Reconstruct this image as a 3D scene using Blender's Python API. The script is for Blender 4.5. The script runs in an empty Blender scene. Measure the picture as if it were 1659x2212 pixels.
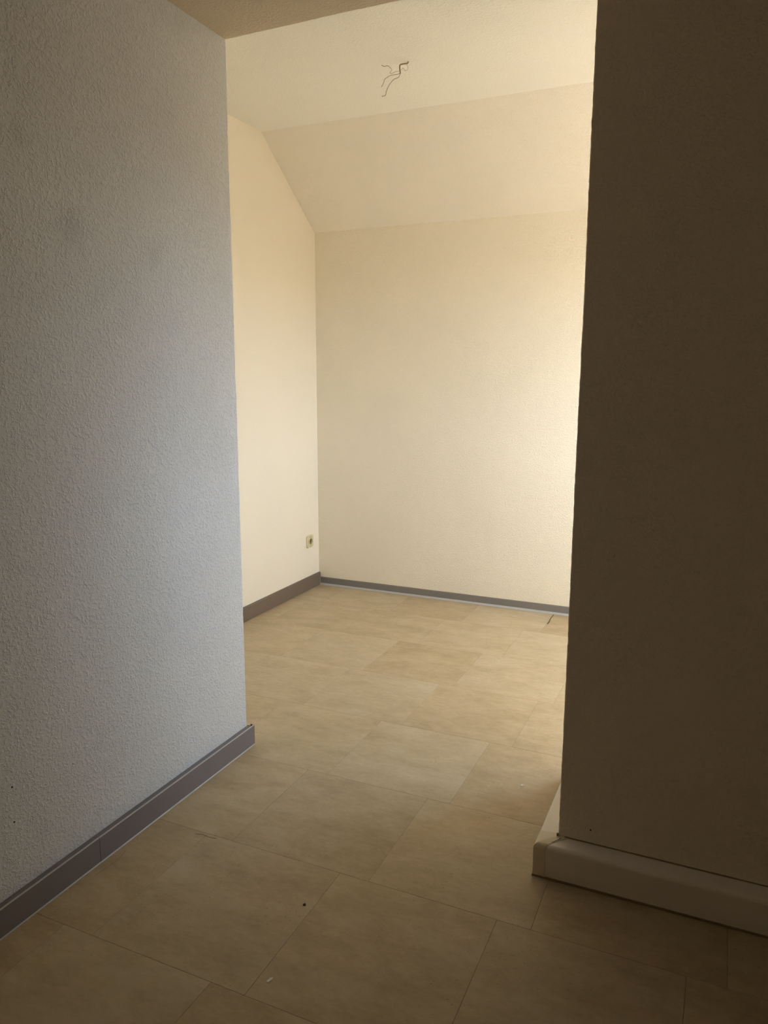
import bpy, bmesh, math, random
from mathutils import Matrix, Vector, noise

scene = bpy.context.scene
COL = scene.collection
random.seed(7)

# ------------------------------------------------------------------ camera
YAW, PITCH, ROLL, FPX, EYE = -0.421187, 0.175624, 0.002421, 1636.675, 1.384
fwd = Vector((math.sin(YAW) * math.cos(PITCH), math.cos(YAW) * math.cos(PITCH), -math.sin(PITCH)))
rgt0 = Vector((math.cos(YAW), -math.sin(YAW), 0))
up0 = rgt0.cross(fwd)
rgt = rgt0 * math.cos(ROLL) + up0 * math.sin(ROLL)
upv = up0 * math.cos(ROLL) - rgt0 * math.sin(ROLL)
cam_data = bpy.data.cameras.new('camera')
cam_data.sensor_fit = 'HORIZONTAL'
cam_data.sensor_width = 36.0
cam_data.lens = 36.0 * FPX / 1659.0
cam_data.clip_start = 0.02
cam = bpy.data.objects.new('camera', cam_data)
COL.objects.link(cam)
m = Matrix((rgt, upv, -fwd)).transposed().to_4x4()
m.translation = Vector((0, 0, EYE))
cam.matrix_world = m
scene.camera = cam

# ------------------------------------------------------------------ world, daylight, exposure
SKY, SKY_STRENGTH = (0.60, 0.79, 1.0), 14.0
GROUND, GROUND_STRENGTH = (1.0, 0.84, 0.62), 1.5
SUN_STRENGTH, SUN_COLOUR = 102.0, (1.0, 0.955, 0.88)
SUN_DIR = Vector((-0.30, -0.80, -0.24))        # direction in which the sunlight travels
world = bpy.data.worlds.new('daylight')
scene.world = world
world.use_nodes = True
wt = world.node_tree
wt.nodes.clear()
wout = wt.nodes.new('ShaderNodeOutputWorld')
wbg = wt.nodes.new('ShaderNodeBackground')
wtc = wt.nodes.new('ShaderNodeTexCoord')
wsep = wt.nodes.new('ShaderNodeSeparateXYZ')
wramp = wt.nodes.new('ShaderNodeMapRange')
wramp.inputs[1].default_value = -0.03
wramp.inputs[2].default_value = 0.06
wmix = wt.nodes.new('ShaderNodeMix')
wmix.data_type = 'RGBA'
wt.links.new(wtc.outputs['Generated'], wsep.inputs[0])
wt.links.new(wsep.outputs['Z'], wramp.inputs[0])
wt.links.new(wramp.outputs[0], wmix.inputs['Factor'])
wmix.inputs['A'].default_value = tuple(c * GROUND_STRENGTH for c in GROUND) + (1,)
wmix.inputs['B'].default_value = tuple(c * SKY_STRENGTH for c in SKY) + (1,)
wt.links.new(wmix.outputs['Result'], wbg.inputs['Color'])
wt.links.new(wbg.outputs[0], wout.inputs[0])

sun_data = bpy.data.lights.new('sun', 'SUN')
sun_data.energy = SUN_STRENGTH
sun_data.angle = math.radians(0.6)
sun_data.color = SUN_COLOUR
sun = bpy.data.objects.new('sun', sun_data)
sun.rotation_euler = SUN_DIR.to_track_quat('-Z', 'Y').to_euler()
sun.location = (4, 8, 7)
COL.objects.link(sun)

vs = scene.view_settings
scene.display_settings.display_device = 'sRGB'
vs.view_transform = 'Standard'
vs.look = 'None'
vs.gamma = 1.0
vs.use_curve_mapping = False
vs.exposure = 0.04
scene.cycles.use_denoising = True
scene.cycles.use_guiding = True
scene.cycles.use_adaptive_sampling = True
scene.cycles.adaptive_threshold = 0.04
scene.cycles.max_bounces = 12
scene.cycles.diffuse_bounces = 8
scene.cycles.transparent_max_bounces = 8
scene.cycles.caustics_reflective = False
scene.cycles.caustics_refractive = False
scene.cycles.sample_clamp_indirect = 0.0

# ------------------------------------------------------------------ room dimensions (metres)
X_LEFT = -1.583           # face of the near wall on the left
Y_LEFT_END = 2.258        # where that wall ends
X_SIDE = -2.443           # left side wall of the lit room
Y_BACK = 4.377
X_EDGE, Y_PART, PART_T = -0.347, 1.99, 0.52   # right partition: free edge, face, thickness
Z_LOW, Z_HIGH = 2.47, 2.71
Y_CEIL_EDGE = 2.25
Y_SLOPE, Z_KNEE = 3.792, 2.276
X_RIGHT = 0.75            # window wall of the lit room
X_HALL, Y_REAR = 1.3, -1.3
WIN_Y0, WIN_Y1, WIN_Z0, WIN_Z1 = 3.00, 4.10, 0.95, 2.15

# ------------------------------------------------------------------ material helpers
def new_mat(name):
    mt = bpy.data.materials.new(name)
    mt.use_nodes = True
    nt = mt.node_tree
    return mt, nt, nt.nodes['Principled BSDF']


def nd(nt, kind, **kw):
    n = nt.nodes.new(kind)
    for k, v in kw.items():
        setattr(n, k, v)
    return n


def plain(name, rgb, rough=0.5, spec=0.5, metal=0.0):
    mt, nt, b = new_mat(name)
    b.inputs['Roughness'].default_value = rough
    b.inputs['Specular IOR Level'].default_value = spec
    b.inputs['Metallic'].default_value = metal
    tc = nd(nt, 'ShaderNodeTexCoord')
    ns = nd(nt, 'ShaderNodeTexNoise')
    ns.inputs['Scale'].default_value = 14.0
    ns.inputs['Detail'].default_value = 3.0
    nt.links.new(tc.outputs['Object'], ns.inputs['Vector'])
    mx = nd(nt, 'ShaderNodeMix', data_type='RGBA')
    mx.inputs['A'].default_value = tuple(c * 0.93 for c in rgb) + (1,)
    mx.inputs['B'].default_value = tuple(min(1, c * 1.05) for c in rgb) + (1,)
    nt.links.new(ns.outputs['Fac'], mx.inputs['Factor'])
    nt.links.new(mx.outputs['Result'], b.inputs['Base Color'])
    return mt


def woodchip(name, rgb, height=0.0016, grime=0.05, density=1.0, scuffs=(), pits=False):
    """painted woodchip wallpaper: small raised chips, blotchy paint, faint grime"""
    mt, nt, b = new_mat(name)
    b.inputs['Roughness'].default_value = 0.85
    b.inputs['Specular IOR Level'].default_value = 0.2
    L = nt.links
    tc = nd(nt, 'ShaderNodeTexCoord')
    # chips
    v1 = nd(nt, 'ShaderNodeTexNoise')
    v1.inputs['Scale'].default_value = 115.0 * density
    v1.inputs['Detail'].default_value = 3.0
    v1.inputs['Roughness'].default_value = 0.55
    r1 = nd(nt, 'ShaderNodeMapRange', interpolation_type='SMOOTHSTEP')
    r1.inputs[1].default_value = 0.44
    r1.inputs[2].default_value = 0.70
    v2 = nd(nt, 'ShaderNodeTexNoise')
    v2.inputs['Scale'].default_value = 48.0 * density
    v2.inputs['Detail'].default_value = 2.0
    ad = nd(nt, 'ShaderNodeMath', operation='MULTIPLY_ADD')
    ad.inputs[1].default_value = 0.7
    for v in (v1, v2):
        L.new(tc.outputs['Object'], v.inputs['Vector'])
    L.new(v1.outputs['Fac'], r1.inputs[0])
    L.new(v2.outputs['Fac'], ad.inputs[0])
    L.new(r1.outputs[0], ad.inputs[2])
    height_out = ad.outputs[0]
    if pits:
        pv = nd(nt, 'ShaderNodeTexVoronoi')               # scattered small pits
        pv.inputs['Scale'].default_value = 105.0 * density
        L.new(tc.outputs['Object'], pv.inputs['Vector'])
        pr = nd(nt, 'ShaderNodeMapRange')
        pr.inputs[1].default_value, pr.inputs[2].default_value = 0.10, 0.34
        pr.inputs[3].default_value, pr.inputs[4].default_value = 1.0, 0.0
        L.new(pv.outputs['Distance'], pr.inputs[0])
        ps = nd(nt, 'ShaderNodeSeparateColor')
        L.new(pv.outputs['Color'], ps.inputs[0])
        pg = nd(nt, 'ShaderNodeMath', operation='GREATER_THAN')
        pg.inputs[1].default_value = 0.70
        L.new(ps.outputs[0], pg.inputs[0])
        pm = nd(nt, 'ShaderNodeMath', operation='MULTIPLY')
        L.new(pr.outputs[0], pm.inputs[0])
        L.new(pg.outputs[0], pm.inputs[1])
        hs = nd(nt, 'ShaderNodeMath', operation='MULTIPLY_ADD')
        hs.inputs[1].default_value = -0.9
        L.new(pm.outputs[0], hs.inputs[0])
        L.new(ad.outputs[0], hs.inputs[2])
        height_out = hs.outputs[0]
    bp = nd(nt, 'ShaderNodeBump')
    bp.inputs['Strength'].default_value = 1.0
    bp.inputs['Distance'].default_value = height
    L.new(height_out, bp.inputs['Height'])
    L.new(bp.outputs[0], b.inputs['Normal'])
    # grime
    g = nd(nt, 'ShaderNodeTexNoise')
    g.inputs['Scale'].default_value = 2.6
    g.inputs['Detail'].default_value = 5.0
    L.new(tc.outputs['Object'], g.inputs['Vector'])
    gr = nd(nt, 'ShaderNodeMapRange')
    gr.inputs[1].default_value = 0.35
    gr.inputs[2].default_value = 0.75
    L.new(g.outputs['Fac'], gr.inputs[0])
    mx = nd(nt, 'ShaderNodeMix', data_type='RGBA')
    mx.inputs['A'].default_value = rgb + (1,)
    mx.inputs['B'].default_value = tuple(c * (1 - grime) for c in rgb) + (1,)
    L.new(gr.outputs[0], mx.inputs['Factor'])
    last = mx.outputs['Result']
    for (p, rad, amt) in scuffs:                      # old scuff marks on the paint
        d = nd(nt, 'ShaderNodeVectorMath', operation='DISTANCE')
        d.inputs[1].default_value = p
        L.new(tc.outputs['Object'], d.inputs[0])
        wob = nd(nt, 'ShaderNodeTexNoise')
        wob.inputs['Scale'].default_value = 26.0
        wob.inputs['Detail'].default_value = 4.0
        L.new(tc.outputs['Object'], wob.inputs['Vector'])
        ad2 = nd(nt, 'ShaderNodeMath', operation='MULTIPLY_ADD')
        ad2.inputs[1].default_value = rad * 1.2
        L.new(wob.outputs['Fac'], ad2.inputs[0])
        L.new(d.outputs['Value'], ad2.inputs[2])
        mr = nd(nt, 'ShaderNodeMapRange', interpolation_type='SMOOTHSTEP')
        mr.inputs[1].default_value = rad * 1.9
        mr.inputs[2].default_value = rad * 0.5
        mr.inputs[3].default_value = 0.0
        mr.inputs[4].default_value = amt
        L.new(ad2.outputs[0], mr.inputs[0])
        m2 = nd(nt, 'ShaderNodeMix', data_type='RGBA')
        m2.inputs['B'].default_value = tuple(c * 0.45 for c in rgb) + (1,)
        L.new(last, m2.inputs['A'])
        L.new(mr.outputs[0], m2.inputs['Factor'])
        last = m2.outputs['Result']
    L.new(last, b.inputs['Base Color'])
    return mt


def tile_material():
    """beige stone-look vinyl: cloudy, faintly streaked, dark and pale pits"""
    mt, nt, b = new_mat('stone_look_vinyl')
    L = nt.links
    b.inputs['Roughness'].default_value = 0.55
    b.inputs['Specular IOR Level'].default_value = 0.35
    geo = nd(nt, 'ShaderNodeNewGeometry')
    info = nd(nt, 'ShaderNodeObjectInfo')
    off = nd(nt, 'ShaderNodeVectorMath', operation='MULTIPLY')
    off.inputs[1].default_value = (37.0, 53.0, 11.0)
    L.new(info.outputs['Color'], off.inputs[0])
    add = nd(nt, 'ShaderNodeVectorMath', operation='ADD')
    L.new(geo.outputs['Position'], add.inputs[0])
    L.new(off.outputs[0], add.inputs[1])
    mp = nd(nt, 'ShaderNodeMapping')
    mp.inputs['Scale'].default_value = (0.75, 1.5, 1.0)
    L.new(add.outputs[0], mp.inputs['Vector'])
    n1 = nd(nt, 'ShaderNodeTexNoise')
    n1.inputs['Scale'].default_value = 6.5
    n1.inputs['Detail'].default_value = 6.0
    n1.inputs['Roughness'].default_value = 0.66
    n1.inputs['Distortion'].default_value = 0.15
    n2 = nd(nt, 'ShaderNodeTexNoise')
    n2.inputs['Scale'].default_value = 42.0
    n2.inputs['Detail'].default_value = 6.0
    n2.inputs['Roughness'].default_value = 0.78
    for n in (n1, n2):
        L.new(mp.outputs[0], n.inputs['Vector'])
    cr = nd(nt, 'ShaderNodeValToRGB')
    e = cr.color_ramp.elements
    e[0].position, e[0].color = 0.30, (0.395, 0.315, 0.205, 1)
    e[1].position, e[1].color = 0.72, (0.515, 0.437, 0.315, 1)
    mid = cr.color_ramp.elements.new(0.5)
    mid.color = (0.455, 0.372, 0.249, 1)
    L.new(n1.outputs['Fac'], cr.inputs[0])
    fine = nd(nt, 'ShaderNodeMapRange')
    fine.inputs[1].default_value, fine.inputs[2].default_value = 0.3, 0.7
    fine.inputs[3].default_value, fine.inputs[4].default_value = 0.90, 1.09
    L.new(n2.outputs['Fac'], fine.inputs[0])
    mul = nd(nt, 'ShaderNodeVectorMath', operation='SCALE')
    L.new(cr.outputs[0], mul.inputs[0])
    L.new(fine.outputs[0], mul.inputs['Scale'])
    # each tile has its own tone
    tone = nd(nt, 'ShaderNodeMapRange')
    tone.inputs[3].default_value, tone.inputs[4].default_value = 0.955, 1.045
    sp = nd(nt, 'ShaderNodeSeparateColor')
    L.new(info.outputs['Color'], sp.inputs[0])
    L.new(sp.outputs[0], tone.inputs[0])
    mul2 = nd(nt, 'ShaderNodeVectorMath', operation='SCALE')
    L.new(mul.outputs[0], mul2.inputs[0])
    L.new(tone.outputs[0], mul2.inputs['Scale'])
    warm = nd(nt, 'ShaderNodeMix', data_type='RGBA', blend_type='MULTIPLY')
    warm.inputs['B'].default_value = (1.0, 0.955, 0.89, 1)
    L.new(sp.outputs[1], warm.inputs['Factor'])
    L.new(mul2.outputs[0], warm.inputs['A'])
    last = warm.outputs['Result']
    # pits: dark and pale, gathered in patches
    patch = nd(nt, 'ShaderNodeTexNoise')
    patch.inputs['Scale'].default_value = 5.0
    L.new(add.outputs[0], patch.inputs['Vector'])
    pm = nd(nt, 'ShaderNodeMapRange')
    pm.inputs[1].default_value, pm.inputs[2].default_value = 0.38, 0.60
    L.new(patch.outputs['Fac'], pm.inputs[0])
    for sc, col, thr, amt in ((85.0, (0.12, 0.085, 0.05, 1), 0.17, 0.75), (60.0, (0.68, 0.60, 0.46, 1), 0.15, 0.55),
                              (30.0, (0.14, 0.10, 0.06, 1), 0.07, 0.7)):
        vo = nd(nt, 'ShaderNodeTexVoronoi')
        vo.inputs['Scale'].default_value = sc
        L.new(mp.outputs[0], vo.inputs['Vector'])
        r = nd(nt, 'ShaderNodeMapRange')
        r.inputs[1].default_value, r.inputs[2].default_value = thr * 0.5, thr
        r.inputs[3].default_value, r.inputs[4].default_value = amt, 0.0
        L.new(vo.outputs['Distance'], r.inputs[0])
        sel = nd(nt, 'ShaderNodeSeparateColor')
        L.new(vo.outputs['Color'], sel.inputs[0])
        gt = nd(nt, 'ShaderNodeMath', operation='GREATER_THAN')
        gt.inputs[1].default_value = 0.60
        L.new(sel.outputs[0], gt.inputs[0])
        m1 = nd(nt, 'ShaderNodeMath', operation='MULTIPLY')
        L.new(r.outputs[0], m1.inputs[0])
        L.new(gt.outputs[0], m1.inputs[1])
        m2 = nd(nt, 'ShaderNodeMath', operation='MULTIPLY')
        L.new(m1.outputs[0], m2.inputs[0])
        L.new(pm.outputs[0], m2.inputs[1])
        mx = nd(nt, 'ShaderNodeMix', data_type='RGBA')
        mx.inputs['B'].default_value = col
        L.new(last, mx.inputs['A'])
        L.new(m2.outputs[0], mx.inputs['Factor'])
        last = mx.outputs['Result']
    L.new(last, b.inputs['Base Color'])
    bp = nd(nt, 'ShaderNodeBump')
    bp.inputs['Strength'].default_value = 0.35
    bp.inputs['Distance'].default_value = 0.0006
    L.new(n2.outputs['Fac'], bp.inputs['Height'])
    L.new(bp.outputs[0], b.inputs['Normal'])
    return mt


CREAM = (0.84, 0.795, 0.69)
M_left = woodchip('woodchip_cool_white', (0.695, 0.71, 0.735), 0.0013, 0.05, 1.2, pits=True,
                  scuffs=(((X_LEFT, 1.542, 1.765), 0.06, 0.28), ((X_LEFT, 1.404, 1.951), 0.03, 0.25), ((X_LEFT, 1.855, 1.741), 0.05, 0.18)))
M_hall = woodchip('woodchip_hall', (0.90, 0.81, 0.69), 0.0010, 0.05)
M_cream = woodchip('woodchip_cream', CREAM, 0.0015, 0.03, 1.2)
M_slope = woodchip('woodchip_slope', (0.85, 0.815, 0.74), 0.0012, 0.03, 1.2)
M_smooth = woodchip('smooth_cream_paint', (0.82, 0.765, 0.655), 0.0005, 0.02)
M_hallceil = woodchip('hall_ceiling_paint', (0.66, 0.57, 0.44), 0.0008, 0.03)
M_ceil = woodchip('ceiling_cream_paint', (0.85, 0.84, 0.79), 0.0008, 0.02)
M_tile = tile_material()
M_screed = plain('dark_joint', (0.10, 0.075, 0.045), 0.9, 0.1)
M_grey = plain('grey_plastic_skirting', (0.195, 0.172, 0.184), 0.40, 0.45)
M_brown = plain('taupe_plastic_skirting', (0.170, 0.130, 0.098), 0.45, 0.4)
M_greyback = plain('grey_plastic_skirting_back', (0.20, 0.19, 0.19), 0.45, 0.4)
M_lip = plain('pale_soft_lip', (0.42, 0.42, 0.43), 0.4, 0.5)
M_dark = plain('dark_hollow', (0.02, 0.017, 0.013), 0.9, 0.1)
M_duct = plain('cream_trunking', (0.87, 0.80, 0.72), 0.42, 0.4)
M_cap = plain('yellowed_trunking_cap', (0.78, 0.70, 0.52), 0.42, 0.4)
M_dirt = plain('dirty_sealant', (0.30, 0.22, 0.12), 0.9, 0.1)
M_socket = plain('cream_socket_plastic', (0.64, 0.58, 0.37), 0.35, 0.5)
M_well = plain('socket_well', (0.22, 0.165, 0.07), 0.4, 0.4)
M_metal = plain('contact_metal', (0.5, 0.42, 0.3), 0.35, 0.5, 1.0)
M_window = plain('white_window_frame', (0.8, 0.8, 0.78), 0.4, 0.5)
M_out = plain('outer_wall_plaster', (0.7, 0.66, 0.58), 0.9, 0.2)

# ------------------------------------------------------------------ mesh helpers
def link(name, me, mat, parent=None, kind=None):
    o = bpy.data.objects.new(name, me)
    COL.objects.link(o)
    if mat is not None and not me.materials:
        me.materials.append(mat)
    if parent is not None:
        o.parent = parent
    if kind:
        o['kind'] = kind
    return o


def mesh_from_bm(name, bm, smooth=False):
    bmesh.ops.recalc_face_normals(bm, faces=bm.faces)
    me = bpy.data.meshes.new(name)
    bm.to_mesh(me)
    bm.free()
    if smooth:
        for p in me.polygons:
            p.use_smooth = True
    return me


def bm_box(bm, lo, hi, bevel=0.0, segs=2):
    r = bmesh.ops.create_cube(bm, size=1.0)
    vs_ = r['verts']
    for v in vs_:
        v.co = Vector(((lo[i] + hi[i]) / 2 + v.co[i] * (hi[i] - lo[i]) for i in range(3)))
    if bevel > 0:
        es = list({e for v in vs_ for e in v.link_edges})
        bmesh.ops.bevel(bm, geom=es, offset=bevel, segments=segs, profile=0.5, affect='EDGES')


def box(name, lo, hi, mat, parent=None, kind=None, bevel=0.0):
    bm = bmesh.new()
    bm_box(bm, lo, hi, bevel)
    return link(name, mesh_from_bm(name, bm), mat, parent, kind)


def sweep(name, rings, mat, parent=None, kind=None, smooth=False):
    """closed profile rings joined one to the next, capped at both ends"""
    bm = bmesh.new()
    vv = [[bm.verts.new(p) for p in ring] for ring in rings]
    n = len(rings[0])
    for a, b in zip(vv, vv[1:]):
        for i in range(n):
            bm.faces.new((a[i], a[(i + 1) % n], b[(i + 1) % n], b[i]))
    bm.faces.new(vv[0])
    bm.faces.new(list(reversed(vv[-1])))
    return link(name, mesh_from_bm(name, bm, smooth), mat, parent, kind)


def tube(name, pts, radius, mat, parent=None, sides=8, taper=None):
    """round wire along a smooth curve through pts"""
    P = [Vector(p) for p in pts]
    fine = []
    for i in range(len(P) - 1):
        p0, p1, p2, p3 = P[max(i - 1, 0)], P[i], P[i + 1], P[min(i + 2, len(P) - 1)]
        for k in range(6):
            t = k / 6
            fine.append(0.5 * ((2 * p1) + (p2 - p0) * t + (2 * p0 - 5 * p1 + 4 * p2 - p3) * t * t + (3 * p1 - p0 - 3 * p2 + p3) * t ** 3))
    fine.append(P[-1])
    rings = []
    nrm = Vector((0.3, 0.9, 0.2))
    for i, p in enumerate(fine):
        t = (fine[min(i + 1, len(fine) - 1)] - fine[max(i - 1, 0)]).normalized()
        nrm = (nrm - t * nrm.dot(t)).normalized()
        bi = t.cross(nrm)
        r = radius if taper is None else radius + (taper - radius) * i / (len(fine) - 1)
        rings.append([p + (nrm * math.cos(a) + bi * math.sin(a)) * r for a in (2 * math.pi * j / sides for j in range(sides))])
    return sweep(name, rings, mat, parent, None, True)


def jit(z, seed, amp):
    """uneven plastered edge"""
    a = noise.noise(Vector((z * 55.0, seed, 0.0))) * amp
    b_ = noise.noise(Vector((z * 14.0, seed + 9.0, 0.0))) * amp * 0.9
    c = noise.noise(Vector((z * 2.2, seed + 5.0, 0.0))) * amp * 1.1
    return a + b_ + c


def tag(o, label, category, group=None):
    o['label'] = label
    o['category'] = category
    if group:
        o['group'] = group


# ------------------------------------------------------------------ floor: bed and single tiles
floor = box('floor', (-2.75, Y_REAR - 0.15, -0.12), (X_HALL + 0.15, Y_BACK + 0.15, -0.0032), M_screed, None, 'structure')
ROWS = [-1.42, -0.98, -0.54, -0.098, 0.346, 0.795, 1.244, 1.718, 2.182, 2.650, 3.105, 3.559, 4.007, 4.46]
PHASE = {1.244: -0.903, 1.718: -0.815, 2.182: -0.738, 2.650: -0.652, 3.105: -1.045, 3.559: -1.40, 4.007: -0.849, 0.795: -0.996}
TW, GAP = 0.4575, 0.0006


# tiles whose own tone stands out: a point on the tile, lightness, warmth
TONES = [(-1.05, 1.95, 0.0, 0.35), (-0.6, 1.95, 0.85, 0.5), (-0.97, 2.42, 0.95, 0.0), (-0.5, 2.42, 0.25, 0.9), (-1.4, 2.42, 0.7, 0.3),
         (-0.9, 2.88, 0.1, 0.8), (-1.35, 2.88, 0.8, 0.0), (-0.55, 2.88, 0.35, 0.6), (-1.25, 3.33, 0.05, 0.8), (-1.7, 3.33, 0.75, 0.0),
         (-0.85, 3.33, 0.75, 0.2), (-1.65, 3.78, 0.35, 0.5), (-1.2, 3.78, 0.75, 0.3), (-2.1, 3.78, 0.3, 0.4), (-1.5, 4.2, 0.0, 0.8), (-1.95, 4.2, 0.7, 0.3),
         (-0.6, 4.2, 0.0, 1.0), (-1.0, 4.2, 0.6, 0.3), (-0.7, 1.5, 0.55, 0.6), (-0.2, 1.5, 0.3, 0.5), (-1.1, 1.5, 0.5, 0.1), (-0.2, 1.95, 0.05, 0.9)]


def floor_tile(x0, x1, y0, y1, lift):
    g, c, t = GAP / 2, 0.0012, 0.0030
    x0, x1, y0, y1 = x0 + g, x1 - g, y0 + g, y1 - g
    cx, cy = (x0 + x1) / 2, (y0 + y1) / 2
    hx, hy = (x1 - x0) / 2, (y1 - y0) / 2
    vs_ = [(-hx, -hy, -t), (hx, -hy, -t), (hx, hy, -t), (-hx, hy, -t),
           (-hx, -hy, -0.0004), (hx, -hy, -0.0004), (hx, hy, -0.0004), (-hx, hy, -0.0004),
           (-hx + c, -hy + c, 0), (hx - c, -hy + c, 0), (hx - c, hy - c, 0), (-hx + c, hy - c, 0)]
    fs = [(8, 9, 10, 11), (3, 2, 1, 0)]
    for i in range(4):
        j = (i + 1) % 4
        fs += [(i, j, 4 + j, 4 + i), (4 + i, 4 + j, 8 + j, 8 + i)]
    me = bpy.data.meshes.new('tile')
    me.from_pydata(vs_, [], fs)
    o = link('tile', me, M_tile, floor)
    o.location = (cx, cy, lift)
    o.color = (random.random(), random.random() ** 1.6, random.random(), 1)
    for (tx, ty, tone, warm) in TONES:
        if x0 < tx < x1 and y0 < ty < y1:
            o.color = (tone, warm, o.color[2], 1)
    return o


for a, b_ in zip(ROWS, ROWS[1:]):
    ph = PHASE.get(a, -0.2 - 0.36 * (a * 3.7 % 1))
    k0 = math.floor((-2.62 - ph) / TW)
    for k in range(k0, 12):
        x0, x1 = ph + k * TW, ph + (k + 1) * TW
        xmin = X_SIDE - 0.02 if b_ > Y_LEFT_END else X_LEFT - 0.02
        x0, x1 = max(x0, xmin), min(x1, X_HALL + 0.02)
        ya, yb = max(a, Y_REAR - 0.02), min(b_, Y_BACK + 0.02)
        if x1 - x0 < 0.03 or yb - ya < 0.03:
            continue
        floor_tile(x0, x1, ya, yb, random.uniform(-0.00015, 0.0))

# ------------------------------------------------------------------ walls
def steps(a, b, d):
    n = max(1, int(round((b - a) / d)))
    return [a + (b - a) * i / n for i in range(n + 1)]


# near wall on the left, ending in a free corner
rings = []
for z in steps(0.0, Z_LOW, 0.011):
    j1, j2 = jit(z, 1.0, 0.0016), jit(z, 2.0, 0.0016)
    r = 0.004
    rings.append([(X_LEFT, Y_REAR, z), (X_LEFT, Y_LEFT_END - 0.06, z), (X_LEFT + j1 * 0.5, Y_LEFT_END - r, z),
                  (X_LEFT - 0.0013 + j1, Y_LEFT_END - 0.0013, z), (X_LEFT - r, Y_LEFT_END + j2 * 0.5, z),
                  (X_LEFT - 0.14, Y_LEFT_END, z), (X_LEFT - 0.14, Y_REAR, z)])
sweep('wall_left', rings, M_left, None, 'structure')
box('wall_left_return', (X_SIDE - 0.12, Y_LEFT_END - 0.13, 0), (X_LEFT - 0.14, Y_LEFT_END, Z_HIGH), M_cream, None, 'structure')

# left side wall of the lit room, cut by the roof slope
prof = [(Y_LEFT_END, 0.0), (Y_BACK, 0.0), (Y_BACK, Z_KNEE), (Y_SLOPE, Z_HIGH), (Y_LEFT_END, Z_HIGH)]
sweep('wall_side', [[(x, y, z) for (y, z) in prof] for x in (X_SIDE - 0.12, X_SIDE)], M_smooth, None, 'structure')

# back (knee) wall
box('wall_back', (X_SIDE - 0.12, Y_BACK, 0), (X_RIGHT + 0.14, Y_BACK + 0.14, Z_KNEE + 0.02), M_cream, None, 'structure')

# right partition with its free edge
rings = []
for z in steps(0.0, Z_LOW, 0.009):
    j1, j2 = jit(z, 31.0, 0.0017), jit(z, 32.0, 0.0015)
    r = 0.0035
    e = X_EDGE
    rings.append([(X_HALL + 0.12, Y_PART, z), (e + 0.06, Y_PART, z), (e + r, Y_PART + j2 * 0.5, z), (e + 0.001 + j1, Y_PART + 0.001, z),
                  (e + j1 * 0.6, Y_PART + r, z), (e, Y_PART + 0.05, z), (e, Y_PART + PART_T, z), (X_HALL + 0.12, Y_PART + PART_T, z)])
sweep('wall_right', rings, M_hall, None, 'structure')

box('wall_right_upper', (X_EDGE, Y_CEIL_EDGE + 0.002, Z_LOW), (X_RIGHT + 0.14, Y_PART + PART_T, Z_HIGH), M_cream, None, 'structure')

# hall walls behind and beside the photographer
box('wall_rear', (X_LEFT - 0.14, Y_REAR - 0.12, 0), (X_HALL + 0.12, Y_REAR, Z_LOW), M_hall, None, 'structure')
box('wall_hall', (X_HALL, Y_REAR, 0), (X_HALL + 0.12, Y_PART, Z_LOW), M_hall, None, 'structure')

# window wall of the lit room with its opening
bm = bmesh.new()
y0, y1 = Y_PART + PART_T, Y_BACK
bm_box(bm, (X_RIGHT, y0, 0), (X_RIGHT + 0.14, WIN_Y0, Z_HIGH))
bm_box(bm, (X_RIGHT, WIN_Y1, 0), (X_RIGHT + 0.14, y1, Z_HIGH))
bm_box(bm, (X_RIGHT, WIN_Y0, 0), (X_RIGHT + 0.14, WIN_Y1, WIN_Z0))
bm_box(bm, (X_RIGHT, WIN_Y0, WIN_Z1), (X_RIGHT + 0.14, WIN_Y1, Z_HIGH))
link('wall_window', mesh_from_bm('wall_window', bm), M_cream, None, 'structure')
win = bpy.data.objects.new('window_1', None)
COL.objects.link(win)
win['kind'] = 'structure'
win.location = (X_RIGHT + 0.08, (WIN_Y0 + WIN_Y1) / 2, WIN_Z0)
bm = bmesh.new()
hw, hh, t, d = (WIN_Y1 - WIN_Y0) / 2, WIN_Z1 - WIN_Z0, 0.05, 0.03
bm_box(bm, (-d, -hw, 0), (d, -hw + t, hh))
bm_box(bm, (-d, hw - t, 0), (d, hw, hh))
bm_box(bm, (-d, -hw + t, 0), (d, hw - t, t))
bm_box(bm, (-d, -hw + t, hh - t), (d, hw - t, hh))
link('frame', mesh_from_bm('frame', bm), M_window, win)

portal_data = bpy.data.lights.new('window_daylight', 'AREA')
portal_data.shape = 'RECTANGLE'
portal_data.size, portal_data.size_y = WIN_Z1 - WIN_Z0, WIN_Y1 - WIN_Y0
portal_data.cycles.is_portal = True
portal = bpy.data.objects.new('window_daylight', portal_data)
portal.location = (X_RIGHT + 0.13, (WIN_Y0 + WIN_Y1) / 2, (WIN_Z0 + WIN_Z1) / 2)
portal.rotation_euler = (0, math.radians(90), 0)
COL.objects.link(portal)

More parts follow.
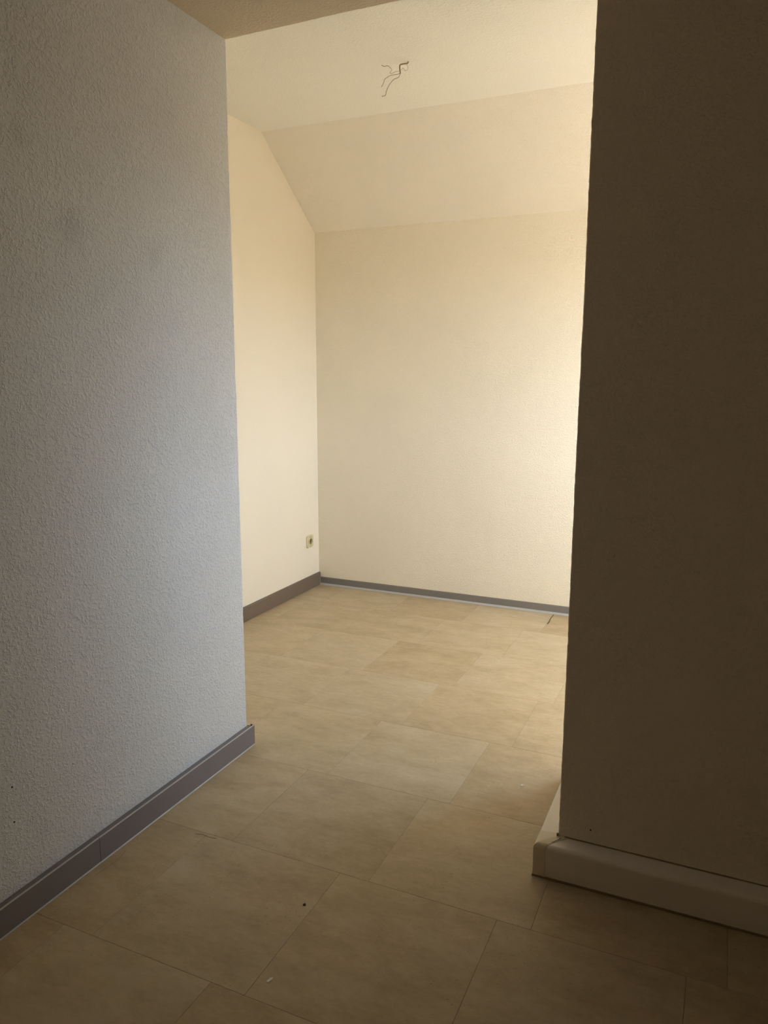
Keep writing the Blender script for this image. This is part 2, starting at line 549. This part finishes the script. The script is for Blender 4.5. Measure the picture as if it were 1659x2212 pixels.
# ------------------------------------------------------------------ ceilings
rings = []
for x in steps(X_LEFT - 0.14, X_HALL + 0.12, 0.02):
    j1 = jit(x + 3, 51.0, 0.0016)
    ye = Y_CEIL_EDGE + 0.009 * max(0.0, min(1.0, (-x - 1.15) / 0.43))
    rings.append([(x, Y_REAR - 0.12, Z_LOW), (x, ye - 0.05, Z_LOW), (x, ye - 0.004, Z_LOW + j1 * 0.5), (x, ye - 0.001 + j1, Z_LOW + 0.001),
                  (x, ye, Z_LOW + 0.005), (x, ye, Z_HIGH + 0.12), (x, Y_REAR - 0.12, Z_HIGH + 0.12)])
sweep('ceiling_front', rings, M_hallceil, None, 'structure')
prof = [(Y_CEIL_EDGE + 0.012, Z_HIGH), (Y_SLOPE, Z_HIGH), (Y_SLOPE, Z_HIGH + 0.12), (Y_CEIL_EDGE + 0.012, Z_HIGH + 0.12)]
sweep('ceiling', [[(x, y, z) for (y, z) in prof] for x in (X_SIDE - 0.12, X_RIGHT + 0.14)], M_ceil, None, 'structure')
prof = [(Y_SLOPE, Z_HIGH), (Y_BACK + 0.005, Z_KNEE - 0.001), (Y_BACK + 0.14, Z_KNEE + 0.02), (Y_BACK + 0.14, Z_HIGH + 0.12), (Y_SLOPE, Z_HIGH + 0.12)]
sweep('ceiling_slope', [[(x, y, z) for (y, z) in prof] for x in (X_SIDE - 0.12, X_RIGHT + 0.14)], M_slope, None, 'structure')

# ------------------------------------------------------------------ grey skirting on the near left wall
def run_y(name, prof, ya, yb, mat, parent, kind=None):
    return sweep(name, [[(x, y, z) for (x, z) in prof] for y in (ya, yb)], mat, parent, kind)


def run_x(name, prof, xa, xb, mat, parent, kind=None):
    return sweep(name, [[(x, y, z) for (y, z) in prof] for x in (xa, xb)], mat, parent, kind)


base_left = bpy.data.objects.new('baseboard_left', None)
COL.objects.link(base_left)
base_left['kind'] = 'structure'
xf = -1.5545                       # outer face
for ya, yb, dx in ((-1.28, 1.4735, 0.0), (1.4745, 2.263, 0.0004)):
    f = xf + dx
    # front plate, hollow behind
    run_y('board', [(f - 0.004, 0.004), (f, 0.004), (f, 0.0775), (f - 0.004, 0.0775)], ya, yb, M_grey, base_left)
    # pale edges along top and bottom
    run_y('edge_strip', [(f - 0.0042, 0.0776), (f + 0.0004, 0.0776), (f + 0.0004, 0.0790), (f - 0.001, 0.0800), (f - 0.0042, 0.0800)], ya, yb, M_lip, base_left)
    run_y('edge_strip', [(f - 0.003, 0.0005), (f + 0.0022, 0.0005), (f + 0.0016, 0.0020), (f, 0.0038), (f - 0.003, 0.0038)], ya, yb, M_lip, base_left)
    # recessed top web towards the wall
    run_y('top_web', [(X_LEFT + 0.0005, 0.070), (f - 0.0044, 0.0745), (f - 0.0044, 0.0768), (X_LEFT + 0.0005, 0.0735)], ya, yb - (0.006 if yb > 2 else 0), M_grey, base_left)
# thin end cap of the free end
run_y('end_cap', [(X_LEFT + 0.012, 0.003), (xf + 0.0002, 0.003), (xf + 0.0002, 0.0795), (X_LEFT + 0.012, 0.0795)], 2.2632, 2.2655, M_brown, base_left)
box('hollow', (X_LEFT + 0.001, 2.2575, 0.06), (xf - 0.0045, 2.2628, 0.0735), M_dark, base_left)

# ------------------------------------------------------------------ skirtings in the lit room
bs = bpy.data.objects.new('baseboard_side', None)
COL.objects.link(bs)
bs['kind'] = 'structure'
xs = X_SIDE
run_y('board', [(xs + 0.0005, 0.0015), (xs + 0.013, 0.0015), (xs + 0.013, 0.080), (xs + 0.011, 0.0845), (xs + 0.0005, 0.0845)], Y_LEFT_END + 0.002, Y_BACK - 0.001, M_brown, bs)
run_y('top_edge', [(xs + 0.0005, 0.0846), (xs + 0.010, 0.0846), (xs + 0.010, 0.0868), (xs + 0.0005, 0.0868)], Y_LEFT_END + 0.002, Y_BACK - 0.001, M_brown, bs)

bb = bpy.data.objects.new('baseboard_back', None)
COL.objects.link(bb)
bb['kind'] = 'structure'
yb_ = Y_BACK
run_x('board', [(yb_ - 0.0005, 0.013), (yb_ - 0.008, 0.013), (yb_ - 0.008, 0.0500), (yb_ - 0.006, 0.0515), (yb_ - 0.0005, 0.0515)], xs + 0.0155, X_RIGHT - 0.002, M_greyback, bb)
run_x('top_edge', [(yb_ - 0.0005, 0.0516), (yb_ - 0.0062, 0.0516), (yb_ - 0.0055, 0.0535), (yb_ - 0.0005, 0.0535)], xs + 0.0155, X_RIGHT - 0.002, M_brown, bb)
run_x('edge_strip', [(yb_ - 0.0005, 0.0010), (yb_ - 0.0150, 0.0010), (yb_ - 0.0125, 0.0050), (yb_ - 0.0084, 0.0126), (yb_ - 0.0005, 0.0126)], xs + 0.0138, X_RIGHT - 0.002, M_lip, bb)
box('corner_strip', (xs + 0.0134, yb_ - 0.0095, 0.0130), (xs + 0.0152, yb_ - 0.0006, 0.0535), M_lip, bb)

# ------------------------------------------------------------------ cream cable trunking round the right partition
tr = bpy.data.objects.new('baseboard_right', None)
COL.objects.link(tr)
tr['kind'] = 'structure'
DEPTH, HGT, RAD = 0.056, 0.1005, 0.014


def duct_profile(ex=0.0, z0=0.006):
    """outward distance u and height z, from wall top round the front edge to the foot"""
    p = [(0.0006, z0), (0.0006, HGT + 0.004 + ex)]
    for k in range(7):
        a = math.pi / 2 * (1 - k / 6)
        p.append((DEPTH - RAD + RAD * math.cos(a) + ex, HGT - RAD + RAD * math.sin(a) + ex))
    p.append((DEPTH + ex, z0))
    return p


front = duct_profile()
link_x = X_EDGE - DEPTH
# front run and side run
sweep('front_channel', [[(x, Y_PART - u, z) for (u, z) in front] for x in (link_x + 0.0275, X_HALL - 0.002)], M_duct, tr, None)
sweep('side_channel', [[(X_EDGE - u, y, z) for (u, z) in front] for y in (Y_PART + 0.012, Y_PART + PART_T - 0.001)], M_duct, tr, None)
# outside corner cap: mitred sleeve a little proud of both runs
cap = duct_profile(0.0012, 0.004)
sweep('corner_cap', [[(X_EDGE + 0.014 + (0.0 if u > 0.02 else 0.012 * (1 - u / 0.02)) - 0.040 * min(1.0, max(0.0, u / DEPTH)) + 0.002, Y_PART - u, z) for (u, z) in cap],
                     [(X_EDGE - u, Y_PART - u, z) for (u, z) in cap],
                     [(X_EDGE - u, Y_PART + 0.0115, z) for (u, z) in cap]], M_cap, tr, None)
# dark strip painted as the shadow line between cap and front run, and the chipped hole at the corner
shade_line = [(X_EDGE + 0.0155, Y_PART - 0.002), (X_EDGE + 0.004, Y_PART - 0.020), (X_EDGE - 0.0105, Y_PART - 0.036), (X_EDGE - 0.0232, Y_PART - DEPTH + 0.006)]
rings = []
for (gx, gy), zz in zip(shade_line, (HGT + 0.0048, HGT + 0.0038, HGT + 0.0020, HGT - 0.0022)):
    rings.append([(gx - 0.0012, gy, zz), (gx + 0.0016, gy + 0.0008, zz), (gx + 0.0016, gy + 0.0008, zz - 0.004), (gx - 0.0012, gy, zz - 0.004)])
sweep('mitre_shade', rings, M_dark, tr, None)
box('corner_hole', (X_EDGE - 0.004, Y_PART - 0.004, HGT + 0.002), (X_EDGE + 0.001, Y_PART + 0.001, HGT + 0.012), M_dirt, tr)
# grimy sealant along the foot and the wall joint
bm = bmesh.new()
bm_box(bm, (link_x - 0.003, Y_PART - DEPTH - 0.0025, 0.0005), (X_HALL - 0.002, Y_PART - 0.002, 0.0052))
bm_box(bm, (link_x - 0.003, Y_PART - 0.002, 0.0005), (X_EDGE - 0.001, Y_PART + PART_T - 0.001, 0.0052))
link('foot_sealant', mesh_from_bm('foot_sealant', bm), M_dirt, tr)
rings = []
for x in steps(X_EDGE + 0.018, X_HALL - 0.01, 0.02):
    w = 0.0016 + 0.0012 * noise.noise(Vector((x * 9, 4.0, 0)))
    rings.append([(x, Y_PART - 0.0002, HGT + 0.0035), (x, Y_PART - 0.001 - w, HGT + 0.0045), (x, Y_PART - 0.0002, HGT + 0.0055 + w)])
sweep('wall_sealant', rings, M_dirt, tr, None)

# ------------------------------------------------------------------ wall socket in the corner of the lit room
sock = bpy.data.objects.new('wall_socket', None)
COL.objects.link(sock)
sock.location = (X_SIDE, 4.251, 0.281)
tag(sock, 'cream square single power socket low on the side wall by the corner', 'socket')


def socket_plate(half, u0, u1, bev, hole):
    """square plate with a round hole, facing +x, centred at z 0.041"""
    n = 32
    bm = bmesh.new()
    loops = []
    def sq(a, h, rr):
        c, s = math.cos(a), math.sin(a)
        k = (abs(c) ** 8 + abs(s) ** 8) ** (-1 / 8)
        return c * k * h, s * k * h
    specs = [(half, u0, True), (half, u1 - bev, True), (half - bev, u1, True), (hole, u1, False), (hole, u0, False)]
    for (h, u, square) in specs:
        lp = []
        for i in range(n):
            a = 2 * math.pi * i / n
            yy, zz = sq(a, h, 0) if square else (h * math.cos(a), h * math.sin(a))
            lp.append(bm.verts.new((u, yy, zz + 0.041)))
        loops.append(lp)
    for a, b in zip(loops, loops[1:] + loops[:1]):
        for i in range(n):
            bm.faces.new((a[i], a[(i + 1) % n], b[(i + 1) % n], b[i]))
    return bm


link('cover_frame', mesh_from_bm('cover_frame', socket_plate(0.0405, 0.0005, 0.0095, 0.0025, 0.030)), M_socket, sock)
link('insert', mesh_from_bm('insert', socket_plate(0.0275, 0.0012, 0.0125, 0.0015, 0.0195)), M_socket, sock)
bm = bmesh.new()
bmesh.ops.create_cone(bm, cap_ends=True, segments=32, radius1=0.0193, radius2=0.0193, depth=0.002, matrix=Matrix.Translation((0.0022, 0, 0.041)) @ Matrix.Rotation(math.pi / 2, 4, 'Y'))
link('well', mesh_from_bm('well', bm), M_well, sock)
for s in (-1, 1):
    bm = bmesh.new()
    bmesh.ops.create_cone(bm, cap_ends=True, segments=14, radius1=0.0026, radius2=0.0026, depth=0.0006, matrix=Matrix.Translation((0.0036, s * 0.0095, 0.041)) @ Matrix.Rotation(math.pi / 2, 4, 'Y'))
    link('pin_hole', mesh_from_bm('pin_hole', bm), M_dark, sock)
    box('earth_clip', (0.0034, -0.003, 0.041 + s * 0.0170 - 0.002), (0.0100, 0.003, 0.041 + s * 0.0170 + 0.002), M_metal, sock)

# ------------------------------------------------------------------ bare lamp cable hanging from the ceiling
M_sheath = plain('brown_grey_sheath', (0.30, 0.21, 0.13), 0.5, 0.4)
M_w_grey = plain('grey_wire_insulation', (0.36, 0.33, 0.27), 0.45, 0.4)
M_w_brown = plain('brown_wire_insulation', (0.38, 0.29, 0.18), 0.45, 0.4)
M_w_pale = plain('pale_wire_insulation', (0.56, 0.50, 0.38), 0.45, 0.4)
M_copper = plain('bare_copper', (0.40, 0.26, 0.14), 0.35, 0.5, 1.0)
cab = bpy.data.objects.new('lamp_cable', None)
COL.objects.link(cab)
cab.location = (-1.347, 3.246, Z_HIGH)
tag(cab, 'bare lamp cable with splayed loose wires hanging from the ceiling', 'cable')


def cable_part(name, pts, r, mat, tip=None):
    base = cab.location
    loc = [tuple(Vector(p) - base) for p in pts]
    o = tube(name, loc, r, mat, cab)
    return o


cable_part('sheath', [(-1.3455, 3.246, 2.7098), (-1.3500, 3.245, 2.7029), (-1.3626, 3.235, 2.699), (-1.3745, 3.225, 2.6932), (-1.3740, 3.22, 2.6776), (-1.3688, 3.215, 2.6552)], 0.0029, M_sheath)
cable_part('wire', [(-1.3518, 3.24, 2.6993), (-1.3391, 3.225, 2.6812), (-1.337, 3.215, 2.6649), (-1.3455, 3.21, 2.6618), (-1.3561, 3.215, 2.675), (-1.3667, 3.215, 2.6675)], 0.0011, M_w_pale)
cable_part('wire', [(-1.3690, 3.215, 2.6573), (-1.3816, 3.21, 2.6527), (-1.4072, 3.2, 2.6486), (-1.42, 3.19, 2.639), (-1.4296, 3.185, 2.6305), (-1.4305, 3.18, 2.6182), (-1.4368, 3.17, 2.5977)], 0.0013, M_w_grey)
cable_part('wire', [(-1.3690, 3.215, 2.6562), (-1.373, 3.205, 2.638), (-1.3878, 3.19, 2.6271), (-1.4003, 3.17, 2.6007), (-1.4086, 3.16, 2.5761), (-1.4095, 3.155, 2.5611), (-1.4126, 3.15, 2.5537), (-1.4243, 3.145, 2.5519)], 0.0014, M_w_grey)
cable_part('wire', [(-1.3702, 3.215, 2.6609), (-1.3773, 3.2, 2.6604), (-1.3986, 3.19, 2.6512), (-1.4039, 3.185, 2.6548), (-1.3987, 3.19, 2.6638), (-1.4050, 3.2, 2.6745), (-1.4084, 3.2, 2.6786)], 0.0012, M_w_pale)
cable_part('wire', [(-1.4060, 3.2, 2.6760), (-1.4150, 3.2, 2.6842), (-1.4246, 3.2, 2.6892), (-1.4375, 3.2, 2.688), (-1.4495, 3.2, 2.6951)], 0.0012, M_w_brown)

# ------------------------------------------------------------------ small things on the floor
M_fleck = plain('white_paint_chip', (0.82, 0.78, 0.68), 0.7, 0.2)
M_crumb = plain('dark_crumb', (0.045, 0.035, 0.025), 0.9, 0.1)
M_strand = plain('brown_strand', (0.10, 0.060, 0.022), 0.7, 0.2)
strand = tube('splinter', [(-0.846, 4.352, 0.0015), (-0.8455, 4.314, 0.0035), (-0.845, 4.257, 0.004), (-0.841, 4.212, 0.003), (-0.842, 4.166, 0.0022)], 0.0014, M_strand, None, 6, 0.0022)
tag(strand, 'thin dark brown strand on the floor against the grey back skirting', 'debris')


def flake(name, x, y, pts, h, mat):
    bm = bmesh.new()
    lo = [bm.verts.new((px, py, 0.0002)) for px, py in pts]
    hi = [bm.verts.new((px * 0.8, py * 0.8, h * (0.7 + 0.6 * random.random()))) for px, py in pts]
    n = len(pts)
    for i in range(n):
        bm.faces.new((lo[i], lo[(i + 1) % n], hi[(i + 1) % n], hi[i]))
    bm.faces.new(hi)
    bm.faces.new(list(reversed(lo)))
    o = link(name, mesh_from_bm(name, bm), mat)
    o.location = (x, y, 0.0)
    return o


o = flake('paint_chip', -0.547, 2.393, [(-0.005, 0.012), (-0.003, 0.002), (-0.006, -0.010), (0.001, -0.004), (0.007, -0.001), (0.001, 0.002)], 0.002, M_fleck)
tag(o, 'jagged white paint chip on the floor left of the cream trunking corner', 'debris')
o = flake('plaster_flake', -0.874, 1.306, [(-0.006, -0.009), (0.002, -0.011), (0.006, 0.002), (0.004, 0.011), (-0.003, 0.006)], 0.0012, M_fleck)
tag(o, 'pale oval plaster flake on the shaded floor near the bottom edge', 'debris')
o = flake('crumb', -0.929, 1.561, [(-0.003, -0.003), (0.003, -0.004), (0.004, 0.002), (0.0, 0.006), (-0.003, 0.003)], 0.003, M_crumb)
tag(o, 'lone dark crumb on the shaded tile well right of the left skirting', 'debris')
# scuffs in the vinyl surface
M_scuff = plain('brown_scuff', (0.26, 0.195, 0.12), 0.7, 0.2)
for pts in ([(-1.527, 1.425), (-1.5215, 1.47), (-1.520, 1.504), (-1.525, 1.530), (-1.531, 1.548)],
            [(-1.395, 1.700), (-1.372, 1.707), (-1.345, 1.704), (-1.322, 1.708)]):
    n = len(pts)
    tube('scuff', [(x, y, 0.0001 if i in (0, n - 1) else 0.0002) for i, (x, y) in enumerate(pts)], 0.0007, M_scuff, floor, 5)
# nail holes left in the walls
M_hole = plain('nail_hole_dark', (0.03, 0.024, 0.018), 0.9, 0.1)
for wall, p, ax, r in (('wall_left', (X_LEFT, 1.23, 0.359), 'Y', 0.003), ('wall_left', (X_LEFT, 1.228, 0.263), 'Y', 0.003),
                       ('wall_left', (X_LEFT, 1.426, 0.326), 'Y', 0.0016), ('wall_right', (-0.259, Y_PART, 0.145), 'X', 0.0028)):
    bm = bmesh.new()
    bmesh.ops.create_cone(bm, cap_ends=True, segments=9, radius1=r, radius2=r * 0.7, depth=0.0008)
    for v in bm.verts:
        v.co *= 1 + 0.25 * noise.noise(v.co * 900)
    h = link('nail_hole', mesh_from_bm('nail_hole', bm), M_hole, bpy.data.objects[wall])
    h.location = p
    h.rotation_euler = (0, math.pi / 2, 0) if ax == 'Y' else (math.pi / 2, 0, 0)
